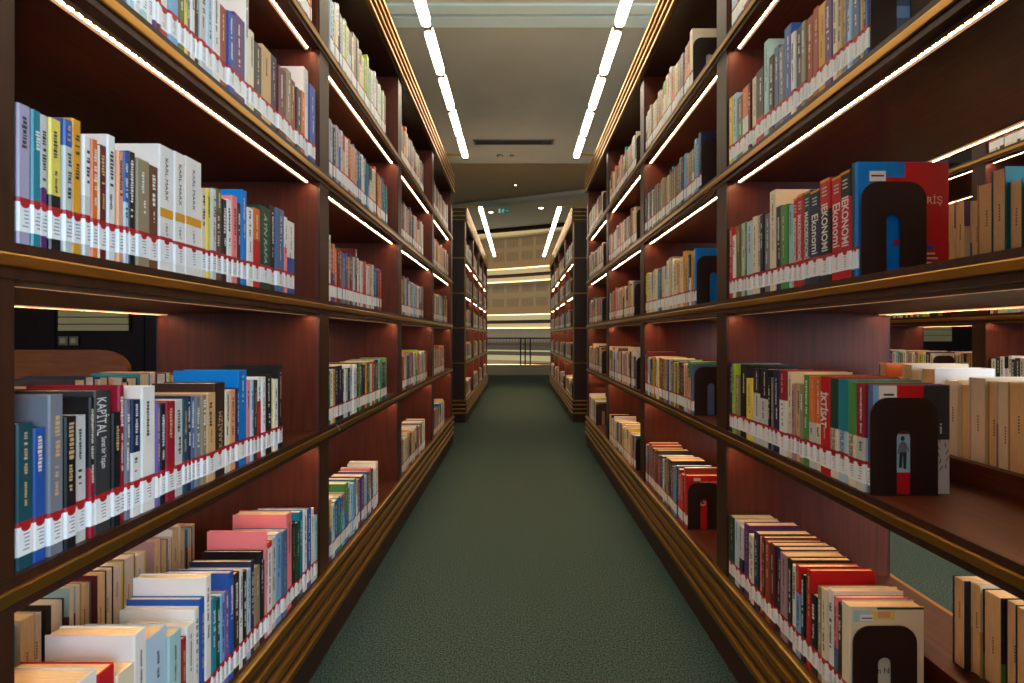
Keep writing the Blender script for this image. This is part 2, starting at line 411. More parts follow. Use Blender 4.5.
# exit sign hung from the perimeter ceiling
t = tag(empty('exit_sign', (-0.40, 13.2, 5.05)), 'small green exit sign with running figure hanging above the aisle end', 'sign')
m = MB(); m.box(-0.15, 0.15, -0.02, 0.02, -0.56, -0.41, SIGNG); m.build('panel', t, bevel=0.004)
for x in (-0.11, 0.11):
    m = MB(); m.box(x - 0.004, x + 0.004, -0.004, 0.004, -0.41, 0, GRILLE); m.build('hanger', t)
m = MB(); f = -0.0206
def q4(pts): m.poly([(x, f, z) for x, z in pts], SIGNW)
q4([(-0.012, -0.43), (0.008, -0.43), (0.008, -0.448), (-0.012, -0.448)])
q4([(-0.02, -0.452), (0.012, -0.452), (0.002, -0.50), (-0.026, -0.50)])
q4([(-0.026, -0.50), (-0.008, -0.50), (-0.036, -0.545), (-0.052, -0.545)])
q4([(-0.012, -0.50), (0.004, -0.50), (0.028, -0.545), (0.012, -0.545)])
q4([(0.012, -0.452), (0.04, -0.476), (0.036, -0.484), (0.008, -0.466)])
q4([(-0.02, -0.452), (-0.05, -0.48), (-0.046, -0.486), (-0.018, -0.466)])
q4([(0.07, -0.478), (0.105, -0.478), (0.105, -0.492), (0.07, -0.492)])
q4([(0.105, -0.468), (0.13, -0.485), (0.105, -0.502)])
q4([(-0.075, -0.43), (-0.135, -0.43), (-0.135, -0.545), (-0.075, -0.545)])
m.build('pictogram', t)
# ---------------------------------------------------------------- left room beyond the shelves
t = tag(empty('louvre_panel', (-5.24, 5.98, 1.37)), 'pale horizontal louvre panel on the dark wall behind left shelves', 'panel')
m = MB(); m.box(-0.45, 0.45, -0.004, 0.004, -0.17, 0.19, BLACK); m.build('backing', t)
PALEL = mat('pale_louvre', rgb(240, 216, 158), 0.6)
for i in range(4):
    m = MB(); z = -0.155 + i * 0.086; m.box(-0.43, 0.43, -0.022, -0.005, z, z + 0.076, PALEL); m.build('slat', t, bevel=0.003)
t = tag(empty('louvre_panel', (7.3, 8.58, 1.21)), 'beige louvre panel with a light line, glimpsed through the open shelves on the right', 'panel')
m = MB(); m.box(-0.40, 0.40, -0.004, 0.004, -0.17, 0.19, BLACK); m.build('backing', t)
for i in range(3):
    m = MB(); z = -0.155 + i * 0.105; m.box(-0.38, 0.38, -0.022, -0.005, z, z + 0.098, PALEL); m.build('slat', t, bevel=0.003)
m = MB(); m.box(-0.38, 0.38, -0.03, -0.005, 0.165, 0.185, COVEM); m.build('light_line', t)
STEEL = mat('socket_frame', rgb(150, 140, 130), 0.4)
for i, x in enumerate((-5.62, -5.49)):
    t = tag(empty('wall_socket', (x, 5.98, 1.09)), ('left' if i == 0 else 'right') + ' one of two small square wall sockets under the louvre panel', 'socket', 'wall sockets')
    m = MB(); m.box(-0.055, 0.055, -0.010, 0.0, -0.055, 0.055, STEEL); m.build('frame', t, bevel=0.003)
    m = MB(); m.box(-0.03, 0.03, -0.016, -0.0101, -0.03, 0.03, CREAM_P); m.build('insert', t)
t = tag(empty('bench', (-3.85, 4.0, 0)), 'orange-brown wooden bench with a broad rounded back beyond the left shelves', 'bench')
pts = [(-0.95, 0.45), (0.62, 0.45)]
for a in range(9):
    th = math.radians(a * 90 / 8); pts.append((0.36 + 0.26 * math.cos(th), 0.87 + 0.165 * math.sin(th)))
for a in range(9):
    th = math.radians(90 + a * 90 / 8); pts.append((-0.69 + 0.26 * math.cos(th), 0.87 + 0.165 * math.sin(th)))
m = MB()
k_ = len(pts)
m.poly([(x, 0.0, z) for x, z in pts], WOODO); m.poly([(x, 0.04, z) for x, z in reversed(pts)], WOODO)
for i in range(k_):
    a, b = pts[i], pts[(i + 1) % k_]
    m.poly([(a[0], 0, a[1]), (a[0], 0.04, a[1]), (b[0], 0.04, b[1]), (b[0], 0, b[1])], WOODO)
m.build('backrest', t)
m = MB(); m.box(-0.92, 0.60, -0.44, 0.0, 0.41, 0.46, WOODO); m.build('seat', t, bevel=0.006)
for x in (-0.88, 0.52):
    for y in (-0.42, -0.06):
        m = MB(); m.box(x, x + 0.05, y, y + 0.05, 0, 0.41, WOODO); m.build('leg', t)

# thin white thread caught on the shelf edge
m = MB(); pts_ = [(-0.690 + 0.001 * i, 1.83 + 0.006 * i, 0.815 - 0.0012 * i * i) for i in range(6)]
for a, b in zip(pts_, pts_[1:]):
    r_ = 0.0009
    m.poly([(a[0] - r_, a[1], a[2]), (a[0] + r_, a[1], a[2]), (b[0] + r_, b[1], b[2]), (b[0] - r_, b[1], b[2])], LABEL)
    m.poly([(a[0], a[1], a[2] - r_), (a[0], a[1], a[2] + r_), (b[0], b[1], b[2] + r_), (b[0], b[1], b[2] - r_)], LABEL)
tag(m.build('thread'), 'short white thread hanging from the second shelf edge of the left bookcase', 'thread')
# ---------------------------------------------------------------- books
rnd = random.Random(11)
ORD = ['first', 'second', 'third', 'fourth', 'fifth', 'sixth', 'seventh', 'eighth', 'ninth', 'tenth', 'eleventh', 'twelfth', 'thirteenth', 'fourteenth', 'fifteenth', 'sixteenth', 'seventeenth', 'eighteenth', 'nineteenth', 'twentieth'] + ['twenty-' + w for w in ('first', 'second', 'third', 'fourth', 'fifth', 'sixth', 'seventh', 'eighth', 'ninth')] + ['thirtieth'] + ['thirty-' + w for w in ('first', 'second', 'third', 'fourth', 'fifth', 'sixth', 'seventh', 'eighth', 'ninth')]
SHELF = ['bottom shelf', 'second shelf', 'third shelf', 'fourth shelf', 'top shelf']
W = 0.0016
def cover_mesh(t, h, d, main, acc, frac, marks=True, blank=False):
    """spine at x=0 facing -x, boards running to +x, thickness along y"""
    c = min(0.0022, t * 0.22); m = MB()
    out = [(d, 0), (c, 0), (0, c), (0, t - c), (c, t), (d, t), (d, t - W), (2 * W, t - W), (2 * W, W), (d, W)]
    out.reverse()
    zs = [(0, h, main)]
    if acc:
        zs = [(0, h * (1 - frac), main), (h * (1 - frac), h, acc)] if frac > 0 else [(0, -h * frac, acc), (-h * frac, h, main)]
    for a, b, cc in zs:
        m.prism(out, a, b, BOOKM[cc])
    if marks and t > 0.008:
        # illegible title strokes set along the spine
        def run(z, z_end, mm, size):
            lw = min(size, t * 0.5); y0 = t * 0.5 - lw / 2 + rnd.uniform(-0.1, 0.1) * t
            while z > z_end:
                lh = lw * rnd.uniform(0.30, 0.75)
                if rnd.random() < 0.85:
                    a, b = y0 + rnd.uniform(0, 0.2) * lw, y0 + lw * rnd.uniform(0.75, 1.0)
                    m.poly([(-0.0003, a, z - lh), (-0.0003, a, z), (-0.0003, b, z), (-0.0003, b, z - lh)], mm)
                z -= lh + lw * 0.22
        top = acc if (acc and frac > 0) else main
        ink = BOOKM['charcoal'] if top in LIGHT else BOOKM[rnd.choice(['white', 'cream', 'white', 'tan'])]
        if acc and frac > 0:
            run(h * 0.96, h * (1 - frac) + 0.01, ink, 0.006)
            ink2 = BOOKM['charcoal'] if main in LIGHT else BOOKM['white']
            run(h * (1 - frac) - 0.01, 0.085, ink2, 0.008)
        elif not blank:
            a = rnd.uniform(0.86, 0.96) * h; b = rnd.uniform(0.55, 0.7) * h
            run(a, b, ink, rnd.uniform(0.005, 0.010))
            if rnd.random() < 0.7: run(b - 0.012, max(0.09, b - rnd.uniform(0.03, 0.08)), ink, rnd.uniform(0.004, 0.008))
    return m.mesh('cover')
def pages_mesh(t, h, d, mm, stamp=False):
    m = MB(); m.box(2 * W, d - 0.003, W, t - W, 0.002, h - 0.0025, mm)
    if stamp and t > 0.014:
        z = h * rnd.uniform(0.35, 0.6); y = t * 0.5
        for i in range(6):
            a = z + i * 0.007
            m.poly([(d - 0.0026, y - 0.0018, a), (d - 0.0026, y + 0.0018, a), (d - 0.0026, y + 0.0018, a + 0.004), (d - 0.0026, y - 0.0018, a + 0.004)], STAMP)
    return m.mesh('pages')
def label_mesh(t, lz=0.0):
    c = min(0.0022, t * 0.22); e = 0.0004; m = MB(); wr = 0.016
    z0, z1, z2 = 0.018 + lz, 0.060 + lz, 0.067 + lz
    line = [(wr, -e), (c, -e), (-e, c), (-e, t - c), (c, t + e), (wr, t + e)]
    for a, b, mm in ((z0, z1, LABEL), (z1, z2, LRED)):
        for i in range(5):
            p, q = line[i], line[i + 1]
            m.poly([(p[0], p[1], a), (p[0], p[1], b), (q[0], q[1], b), (q[0], q[1], a)], mm)
    # round red emblem and printed call number lines
    r = min(0.007, t * 0.36); n = 12; e2 = -0.0008
    m.poly([(e2, t / 2 + r * math.sin(2 * math.pi * i / n), z1 - 0.001 + r * math.cos(2 * math.pi * i / n)) for i in range(n)], LRED)
    if t > 0.011:
        w = min(0.010, t * 0.6)
        for i in range(5):
            z = z1 - 0.011 - i * 0.0055; a = t / 2 - w / 2; b = a + w * rnd.uniform(0.45, 1.0)
            m.poly([(e2, a, z - 0.0016), (e2, a, z), (e2, b, z), (e2, b, z - 0.0016)], LINK)
    return m.mesh('spine_label')
def child(name, me, parent):
    o = bpy.data.objects.new(name, me); COL.objects.link(o); o.parent = parent; return o
def parse(spec):
    out = []
    for tok in spec.split(';'):
        a, t, h = tok.split(','); code = ''
        if '!' in a: a, code = a.split('!')
        main, acc, fr = a, None, 0
        if '@' in a:
            two, f = a.split('@'); main, acc = two.split('/'); fr = float(f)
        out.append(dict(main=main, acc=acc, frac=fr, t=float(t) / 100, h=float(h) / 100, code=code))
    return out
ROWS = {
 'L3': (0.677, 1.538, '''lavender,2.0,20.1;teal,1.5,20.1;pale grey/purple@-.45,1.4,20.1;yellow/black@-.42,2.0,20.2;pale grey/blue@.2,1.6,20.9;mustard,1.8,21.7;white/pale grey@-.5,1.5,19.8;orange,1.4,19.8;cream,0.5,19.2;maroon,1.7,19.6;white,1.8,22.0;peach,1.4,19.9;pale blue/blue@.45,1.2,20.3;black,1.7,20.8;khaki,3.2,20.2;brown,2.7,20.1;white!k,4.0,25.1;white!k,3.4,25.2;white!k,5.5,25.5;cream,1.7,20.3;yellow,1.6,20.7;pale grey,1.8,21.2;brown/olive@.25,2.3,21.8;black,1.9,19.9;white,2.0,20.4;pink,2.4,21.9;charcoal,1.7,20.7;bright blue,2.4,24.6;white,2.8,20.7;orange/red@-.6,3.6,21.4;dark green!a,5.9,23.0;black,2.8,24.6;slate blue,4.8,24.6;white/pink@-.6,2.1,23.1;white/blue@-.5,5.5,22.6'''),
 'L4': (0.834, 1.689, '''white,1.5,21.0;pale blue,1.5,21.0;teal,1.6,21.0;pale blue,1.3,21.0;white,1.4,21.0;pale teal,1.7,21.0;white,1.5,21.0;purple,1.0,21.0;maroon,1.1,21.0;white/red@-.3,2.3,21.0;sky blue,2.7,21.0;olive,1.8,21.0;yellow,1.1,21.0;slate,1.1,21.0;white,1.5,21.0;dark brown,1.2,21.0;pale grey,2.0,21.0;pale blue,2.5,21.0;white,2.8,21.0;rust,3.3,19.9;blue,2.8,20.2;purple,4.9,21.8;white,1.7,30.0;cream,2.2,21.5;charcoal,3.8,19.8;tan,5.1,21.4;navy,3.7,21.8;maroon,5.0,20.5;khaki,3.4,22.3;rust,3.7,21.2;charcoal,3.3,20.2;orange,2.6,20.8;white,3.6,30.0;blue,4.8,26.3'''),
 'L2': (0.681, 1.454, '''dark teal,2.5,20.9;blue,2.0,19.8;slate,2.5,24.4;black,2.1,20.7;pale grey,2.3,20.5;black/crimson@-.5,1.1,23.3;charcoal!p,3.4,24.2;black,1.9,20.0;crimson,1.4,24.6;slate,1.3,21.8;white/navy@.45,2.2,21.6;white,3.5,23.8;violet,1.2,20.3;black,1.5,19.9;crimson,2.7,20.1;pale grey,2.6,20.1;dark teal,1.4,20.1;navy,1.4,20.4;slate blue,1.4,20.2;slate,1.6,20.0;khaki,1.8,20.1;tan,3.2,20.3;dark brown!z,4.3,22.3;cream,2.0,20.0;peach,2.5,20.0;navy,1.0,20.3;bright blue,4.0,24.6;pink,1.6,21.7;pale blue,1.4,21.6;charcoal,2.2,21.5;white/red@-.7,1.9,22.2;white,1.9,22.0;black,3.3,22.5;yellow,0.9,21.2;white,2.6,20.8;black,2.7,24.8'''),
 'L1': (0.766, 1.706, '''white,5.1,29.0;red,3.5,27.6;cream,4.0,25.1;white,3.1,29.7;pale blue/crimson@-.3,5.8,26.6;pale teal,3.8,23.7;crimson,1.5,20.9;white,2.9,22.5;white,1.7,24.7;blue,1.7,26.0;white,2.2,30.0;teal,1.9,23.8;dark green,1.5,22.7;sky blue,1.7,22.9;violet,1.7,22.7;blue,2.0,26.6;dark brown,2.2,25.3;white,1.7,24.9;black,1.6,24.1;pale blue,2.4,23.4;navy,1.7,24.8;khaki,2.9,22.1;black,1.5,25.4;dark green,0.9,22.4;pink,1.2,30.0;white/red@.06,2.5,26.2;pale grey,2.5,26.3;sky blue,3.4,26.5;slate blue,3.2,26.0;pink,3.7,30.0;black,2.5,25.6;dark green,2.8,24.8;teal,2.7,27.4;white,2.6,26.9;blue,2.9,26.2;white,2.3,25.4;pale teal,2.4,22.1'''),
 'R4': (1.027, 1.699, '''blue!4,1.0,21.0;charcoal,1.0,21.0;tan,0.9,21.0;slate blue,2.5,21.0;pale blue,1.2,21.0;slate,1.6,21.0;tan,1.6,21.0;cream,1.8,21.0;purple,2.9,21.0;mustard,3.0,21.8;rust,2.3,22.7;rust,2.6,22.0;khaki,1.8,22.2;navy,2.9,22.4;white,2.0,22.4;blue,3.7,25.9;slate,2.8,22.4;slate blue,2.5,23.8;dark brown,2.6,22.6;pale teal,2.7,28.6;black/red@-.35,5.0,22.2;cream,3.4,22.1;maroon,1.6,21.6;orange/white@-.55,4.1,21.7;green/brown@.4,4.3,20.7;pale blue,2.9,23.3;yellow,2.6,23.5'''),
 'R3': (1.059, 1.722, '''bright blue!3,1.2,25.1;dark teal,0.8,25.3;red/black@.25!i,3.7,24.3;red!e,3.9,24.3;black/red@.3!i,4.0,24.9;navy!e,4.2,23.5;dark teal!m,3.1,24.3;red!m,3.0,24.3;red!m,2.1,24.0;pale teal,2.0,22.8;green,3.6,23.4;navy,3.2,24.0;cream,3.5,29.4;slate,3.3,23.5;black,2.3,23.8;pale grey,1.8,24.3;cream,2.9,24.4;pale blue,3.8,23.7;green,1.9,24.2;pale grey,2.9,24.3;olive,3.0,24.2;white,2.9,21.5;red,3.0,24.8'''),
 'R2': (1.022, 1.705, '''slate blue!2,1.3,23.1;pale grey/crimson@.5,2.7,23.2;cream/green@.5!q,2.9,23.2;pale blue/teal@.5!q,3.6,23.5;cream/dark green@.5!q,2.8,23.4;red!t,3.6,23.7;cream/orange@.5,2.3,23.4;pale grey/orange@.5,2.6,23.2;green,2.2,23.4;khaki,1.6,20.7;tan,2.2,20.8;mauve,1.7,20.6;cream,2.3,23.6;white/crimson@.35,3.6,23.8;navy,3.6,23.5;slate,1.6,21.2;black,1.3,21.1;pale grey/black@.38,4.9,23.4;pale grey/black@.33,4.2,23.4;yellow,4.3,19.8;black,5.0,24.0;khaki,3.2,20.1;lime,2.2,23.9;navy,2.8,24.2'''),
 'R1': (1.083, 1.730, '''cream!1,3.1,24.3;dark brown,1.7,22.9;pink/slate blue@-.5,1.5,23.8;white,2.2,24.6;cream,2.1,23.7;khaki,1.9,23.0;black,2.7,19.8;red,1.7,25.2;brown,0.9,23.5;black,1.8,22.7;sky blue/red@.3,2.2,24.2;white,2.1,23.2;black,2.4,24.0;mauve,3.6,24.0;navy,2.8,24.3;maroon,3.0,24.3;rust,2.8,23.8;maroon,2.1,24.2;pink,2.0,23.3;navy,3.5,23.7;cream,1.8,21.4;white,2.2,21.1;purple,3.5,23.5;black/pale grey@.5,3.0,21.5;pale blue,3.5,22.2;dark green,4.4,22.2'''),
}

COVER_W = BOOKM['white']
def near_cover_y(side, t):      # local y of the cover that faces the camera, and outward step
    return (0.0, -1) if side > 0 else (t, 1)
def patch(parent, side, t, items, name='cover_print'):
    """printed fields on the camera-side cover: x from the spine, z up"""
    y, sg = near_cover_y(side, t); m = MB()
    for k_, (x0, x1, z0, z1, cc) in enumerate(items):
        yy = y + sg * (0.0003 + 0.0001 * k_)
        m.poly([(x0, yy, z0), (x1, yy, z0), (x1, yy, z1), (x0, yy, z1)], BOOKM.get(cc) or cc)
    return m.build(name, parent)
def special(b, root, t, h, d, side):
    c = b['code']; z_ = h
    def T(body, size, cc, z, fit, rot=R_DOWN, **kw):
        o = text_mesh('title', body, size, BOOKM[cc], root, (-0.0006, t / 2, z), rot, fit=fit, **kw)
        ys_ = [v.co.y for v in o.data.vertices]; o.scale[1] = min(1.0, t * 0.84 / (max(ys_) - min(ys_)))
        o.location.y += (min(ys_) + max(ys_)) / 2 * o.scale[1] * (1 if rot == R_DOWN else -1)
    if c == 'k':
        m = MB(); m.box(-0.0006, 0.0, 0.002, t - 0.002, h * 0.43, h * 0.50, BOOKM['mustard']); m.build('spine_band', root)
        T('KARL MARX', 0.011, 'charcoal', h * 0.74, h * 0.34); T('1867', 0.008, 'slate', h * 0.34, h * 0.10)
    elif c == 'a': T('AYN RAFA', 0.024, 'pale teal', h * 0.62, h * 0.60, shear=0.25)
    elif c == 'p':
        T('KAPİTAL', 0.026, 'white', h * 0.82, h * 0.26); T('Sanat bir Yaşam', 0.013, 'white', h * 0.56, h * 0.22)
    elif c == 'z':
        T('KARAİZM', 0.020, 'tan', h * 0.50, h * 0.38, rot=R_UP)
    elif c == 'm': T('MAKROEKONOMİ', 0.021, 'white', h * 0.53, h * 0.50, bold=0.0004)
    elif c == 'e':
        T('Ekonomi', 0.036, 'white', h * 0.53, h * 0.42, bold=0.0004)
    elif c == 'i':
        T('IEKONOMI', 0.031, 'white', h * 0.53, h * 0.46, bold=0.0006)
    elif c == 't':
        T('İKTİSAT', 0.030, 'white', h * 0.66, h * 0.36, bold=0.001); T('ders kitabı', 0.008, 'white', h * 0.42, h * 0.12)
    elif c == 'q': T('TEMEL EKONOMİ', 0.018, 'charcoal', h * 0.36, h * 0.28)
    if c in ('m', 'e', 'i'):
        m = MB()
        for i in range(3):
            z = h * (0.91 - i * 0.035); m.box(-0.0006, 0.0, t * 0.3, t * 0.75, z, z + 0.003, BOOKM['pale grey'])
        m.box(-0.0006, 0.0, 0.002, t - 0.002, h - 0.006, h - 0.0005, BOOKM['mustard']); m.build('spine_band', root)
    y, sg = near_cover_y(side, t)
    F = lambda body, size, cc, x, z, fit, dy=0.0006: text_mesh('cover_text', body, size, BOOKM[cc] if isinstance(cc, str) else cc, root, (x, y + sg * dy, z), R_FACE, fit=fit)
    if c == '3':
        patch(root, side, t, [(0.004, d, 0.001, h - 0.001, 'red'), (0.004, 0.104, h * 0.865, h - 0.001, 'bright blue'), (0.004, 0.040, 0.001, h * 0.9, 'bright blue'), (0.046, 0.104, 0.001, h * 0.60, 'bright blue'), (0.026, 0.062, h * 0.83, h * 0.92, 'white'), (0.030, 0.058, h * 0.87, h * 0.885, 'charcoal'), (0.078, 0.090, h * 0.27, h * 0.32, 'red'), (0.135, 0.165, h * 0.235, h * 0.27, 'blue')])
        F('GİRİŞ', 0.022, 'cream', 0.156, h * 0.66, 0.058, 0.0014)
        for i, w_ in enumerate((0.034, 0.040, 0.026)):
            patch(root, side, t + (0.0028 if side < 0 else 0), [(0.135, 0.135 + w_, h * (0.19 - i * 0.04), h * (0.205 - i * 0.04), 'cream')]).location.y = -0.0012
    elif c == '2':
        patch(root, side, t, [(0.004, d, 0.001, h - 0.001, 'pale grey'), (0.004, 0.020, 0.001, h - 0.001, 'sky blue'), (0.016, 0.054, h * 0.80, h - 0.002, 'white'), (0.026, 0.048, h * 0.90, h * 0.92, 'charcoal'), (0.054, 0.110, h * 0.82, h - 0.001, 'red'), (0.110, d, h * 0.50, h - 0.001, 'charcoal'), (0.050, 0.090, 0.001, h * 0.20, 'red'), (0.050, 0.085, h * 0.20, h * 0.60, 'pale teal'), (0.058, 0.085, h * 0.55, h * 0.58, 'crimson')])
        # the little photographed figure printed on the cover
        m = MB(); yy = y + sg * 0.0014
        def P(pts, cc): m.poly([(x, yy, z) for x, z in pts], BOOKM[cc])
        P([(0.0655 + 0.0045 * math.cos(a * 0.785), 0.118 + 0.0055 * math.sin(a * 0.785)) for a in range(8)], 'charcoal')
        P([(0.058, 0.088), (0.060, 0.108), (0.066, 0.113), (0.073, 0.108), (0.075, 0.088)], 'slate')
        P([(0.0575, 0.056), (0.059, 0.089), (0.066, 0.089), (0.064, 0.056)], 'charcoal')
        P([(0.067, 0.054), (0.066, 0.089), (0.074, 0.089), (0.073, 0.054)], 'charcoal')
        P([(0.054, 0.085), (0.058, 0.107), (0.060, 0.105), (0.057, 0.085)], 'slate')
        P([(0.074, 0.105), (0.080, 0.092), (0.078, 0.090), (0.072, 0.102)], 'slate')
        m.build('cover_picture', root); m = MB()
        for k_ in range(16):
            x = 0.142 + 0.016 * math.sin(k_ * 2.1); z = 0.05 + 0.005 * k_
            P([(x, z), (x + 0.007 * math.cos(k_ * 1.7), z + 0.010), (x + 0.002 + 0.007 * math.cos(k_ * 1.7), z + 0.010), (x + 0.002, z)], 'charcoal')
        m.build('cover_pattern', root)
        F('TEMEL', 0.020, 'white', 0.082, h * 0.83, 0.05, 0.0016)
        F('i', 0.034, 'white', 0.146, h * 0.60, 0.004, 0.0016)
    elif c == '1':
        patch(root, side, t, [(0.004, d, 0.001, h - 0.001, 'cream'), (0.008, 0.05, h * 0.86, h * 0.97, 'pale teal'), (0.045, 0.10, h * 0.88, h * 0.96, 'yellow'), (0.062, 0.090, h * 0.90, h * 0.955, 'peach'), (0.022, 0.052, h * 0.87, h * 0.93, 'white'), (0.026, 0.050, h * 0.89, h * 0.902, 'blue'), (0.060, d, h - 0.006, h - 0.001, 'dark green')])
        F('n N', 0.018, 'charcoal', 0.074, 0.100, 0.025, 0.0014)
    elif c == '4':
        patch(root, side, t, [(0.004, d, 0.001, h - 0.001, 'slate blue'), (0.05, 0.10, h * 0.38, h * 0.5, 'sky blue')])
    elif c == 'G':
        patch(root, side, t, [(0.004, d, 0.001, h - 0.001, 'red'), (0.03, 0.06, h * 0.9, h * 0.96, 'cream')])
        F('TİCARET HUKUKU', 0.010, 'white', 0.10, h * 0.88, 0.085, 0.001); F('BİLGİLERİ', 0.010, 'white', 0.11, h * 0.83, 0.06, 0.001)
        F('G', 0.06, 'cream', 0.068, h * 0.52, 0.030, 0.001)
books = []
def make_book(b, side, xs, y, z, shelf_name, back=False, lean=0.0):
    """xs = |x| of the spine plane; y = near face of the book on its shelf"""
    t = b['t'] - 0.0012; h = b['h']; d = b.get('d') or (0.200 if b['code'] == '3' else 0.165 if h > 0.225 else 0.135 + (h - 0.165) * 0.2)
    sgn = side * (-1 if back else 1)
    root = empty('book', (side * xs, y if sgn > 0 else y + t, z), 0 if sgn > 0 else math.pi)
    if lean: root.rotation_euler[0] = lean * sgn
    cov = child('cover', cover_mesh(t, h, d, b['main'], b['acc'], b['frac'], marks=not back and b['code'] in '', blank=bool(b['code'])), root)
    child('pages', pages_mesh(t, h, d, PAGES if rnd.random() < (0.85 if side > 0 else 0.6) else PAGESW, back), root)
    if not back:
        child('spine_label', label_mesh(t, rnd.uniform(-0.0015, 0.0015)), root)
    if b['code'] and not back: special(b, cov, t, h, d, side)
    books.append((root, b))
    return root
def label_row(items, where, back):
    names = []
    n = len(items)
    for i, (root, b) in enumerate(items):
        a = items[i - 1][1]['main'] if i else None
        c = items[i + 1][1]['main'] if i + 1 < n else None
        mid = f"between {a} and {c} ones" if a and c else (f"beside the {c} one at the row's near end" if c else f"beside the {a} one at the row's far end")
        size = 'thick' if b['t'] > 0.031 else 'thin' if b['t'] < 0.0175 else 'tall' if b['h'] > 0.242 else ''
        core = (size + ' ' + b['main']).strip()
        acc = ''
        if b['acc']: acc = f" with {b['acc']} {'top' if b['frac'] > 0 else 'foot'}"
        if back: core = ' '.join(['rear-row', b['main']])
        s = f"{core} book{acc} {mid}, {where}"
        if len(s.replace('-', ' ').split()) > 15: s = f"{core} book {mid}, {where}"
        if len(s.replace('-', ' ').split()) > 16: s = f"{b['main']} book {mid}, {where}"
        names.append(s)
    for i, s in enumerate(names):
        b = items[i][1]
        if names.count(s) > 1 or len(s.replace("'s", '').replace('-', ' ').split()) > 16:
            names[i] = f"{b['main']} book, {ORD[i]} from the near end{' of rear row' if back else ''}, {where}"
    for (root, b), s in zip(items, names):
        tag(root, s, 'book', ('back-row books' if back else 'books') + ' on the ' + where)
def place_row(side, level, key_or_list, y0, y1, xs, where, back=False):
    items = []
    bl = key_or_list
    k_ = (y1 - y0) / sum(b['t'] for b in bl); y = y0
    for b in bl:
        b['t'] *= k_
        dx = rnd.uniform(0.0, 0.006) if not back else rnd.uniform(-0.02, 0.0)
        root = make_book(b, side, xs + dx, y, S[level] + 0.0006, where, back)
        y += b['t']; items.append((root, b))
    label_row(items, where, back)
    return items
LV = {'1': 0, '2': 1, '3': 2, '4': 3, '5': 4}
for key, (ya, yb, spec) in ROWS.items():
    side = -1 if key[0] == 'L' else 1
    lv = LV[key[1]]
    where = ('left' if side < 0 else 'right') + ' near bay, ' + SHELF[lv]
    place_row(side, lv, parse(spec), max(ya, 0.685), min(yb, 1.704), 0.706 if side < 0 else 0.741, where)
def rand_books(n_or_len, palette=None, hmin=0.195, hmax=0.245, tmean=0.024):
    out = []; tot = 0; L_ = n_or_len
    pal = palette or (['white'] * 5 + ['cream'] * 3 + ['pale grey'] * 2 + list(PALETTE))
    base = rnd.uniform(0.205, 0.225)
    while tot < L_:
        t = max(0.011, rnd.gauss(tmean, 0.007)); h = base + rnd.uniform(-0.012, 0.012)
        if rnd.random() < 0.15: h += rnd.uniform(0.01, 0.035)
        main = rnd.choice(pal); acc = None; fr = 0
        if rnd.random() < 0.18: acc = rnd.choice(list(PALETTE)); fr = rnd.choice([0.3, 0.45, -0.3, -0.5])
        if acc == main: acc = None
        out.append(dict(main=main, acc=acc, frac=fr, t=t, h=h, code='')); tot += t
    return out
BACKPAL = ['white', 'cream', 'tan', 'teal', 'navy', 'black', 'orange', 'khaki', 'pale grey', 'yellow', 'slate', 'mauve', 'dark brown', 'peach', 'sky blue', 'maroon']
place_row(-1, 0, rand_books(0.98, BACKPAL, tmean=0.033), 0.70, 1.69, XL + DEPTH - 0.006, 'left near bay, bottom shelf', True)
place_row(-1, 1, rand_books(0.96, BACKPAL, tmean=0.033), 0.70, 1.66, XL + DEPTH - 0.006, 'left near bay, second shelf', True)
place_row(1, 2, rand_books(0.64, ['cream', 'teal', 'cream', 'navy', 'slate blue', 'tan'], tmean=0.036), 0.70, 1.36, XR + DEPTH - 0.006, 'right near bay, third shelf', True)
place_row(1, 1, rand_books(0.80, ['mauve', 'cream', 'tan', 'white', 'black', 'cream', 'khaki'], tmean=0.038), 0.70, 1.52, XR + DEPTH - 0.006, 'right near bay, second shelf', True)
place_row(1, 0, rand_books(0.50, ['black', 'cream', 'blue', 'tan', 'navy'], tmean=0.036), 0.70, 1.26, XR + DEPTH - 0.006, 'right near bay, bottom shelf', True)
# two cover-out end books of the second right bay that show their fronts
def end_book(lv, main, code, y, h, t, label, side=1):
    b = dict(main=main, acc=None, frac=0, t=t, h=h, code=code, d=0.17)
    r = make_book(b, side, 0.742, y, S[lv] + 0.0006, '')
    tag(r, label, 'book', 'end books beside the bookends'); return r
Y2 = Y1 + 2 * PITCH + POST     # start of bay 2
end_book(0, 'red', 'G', 2.125, 0.235, 0.030, 'red book with white lettering on its cover behind the bookend, right second bay, bottom shelf')
end_book(1, 'slate blue', 'Q', 2.045, 0.215, 0.036, 'blue patterned book behind the bookend, right second bay, second shelf')
end_book(2, 'bright blue', 'Q', 2.02, 0.235, 0.022, 'blue book behind the bookend, right second bay, third shelf')
end_book(3, 'navy', 'Q', 1.965, 0.235, 0.026, 'navy book behind the bookend, right second bay, fourth shelf')
end_book(4, 'cream', 'Q', 2.06, 0.245, 0.030, 'cream book behind the bookend, right second bay, top shelf')
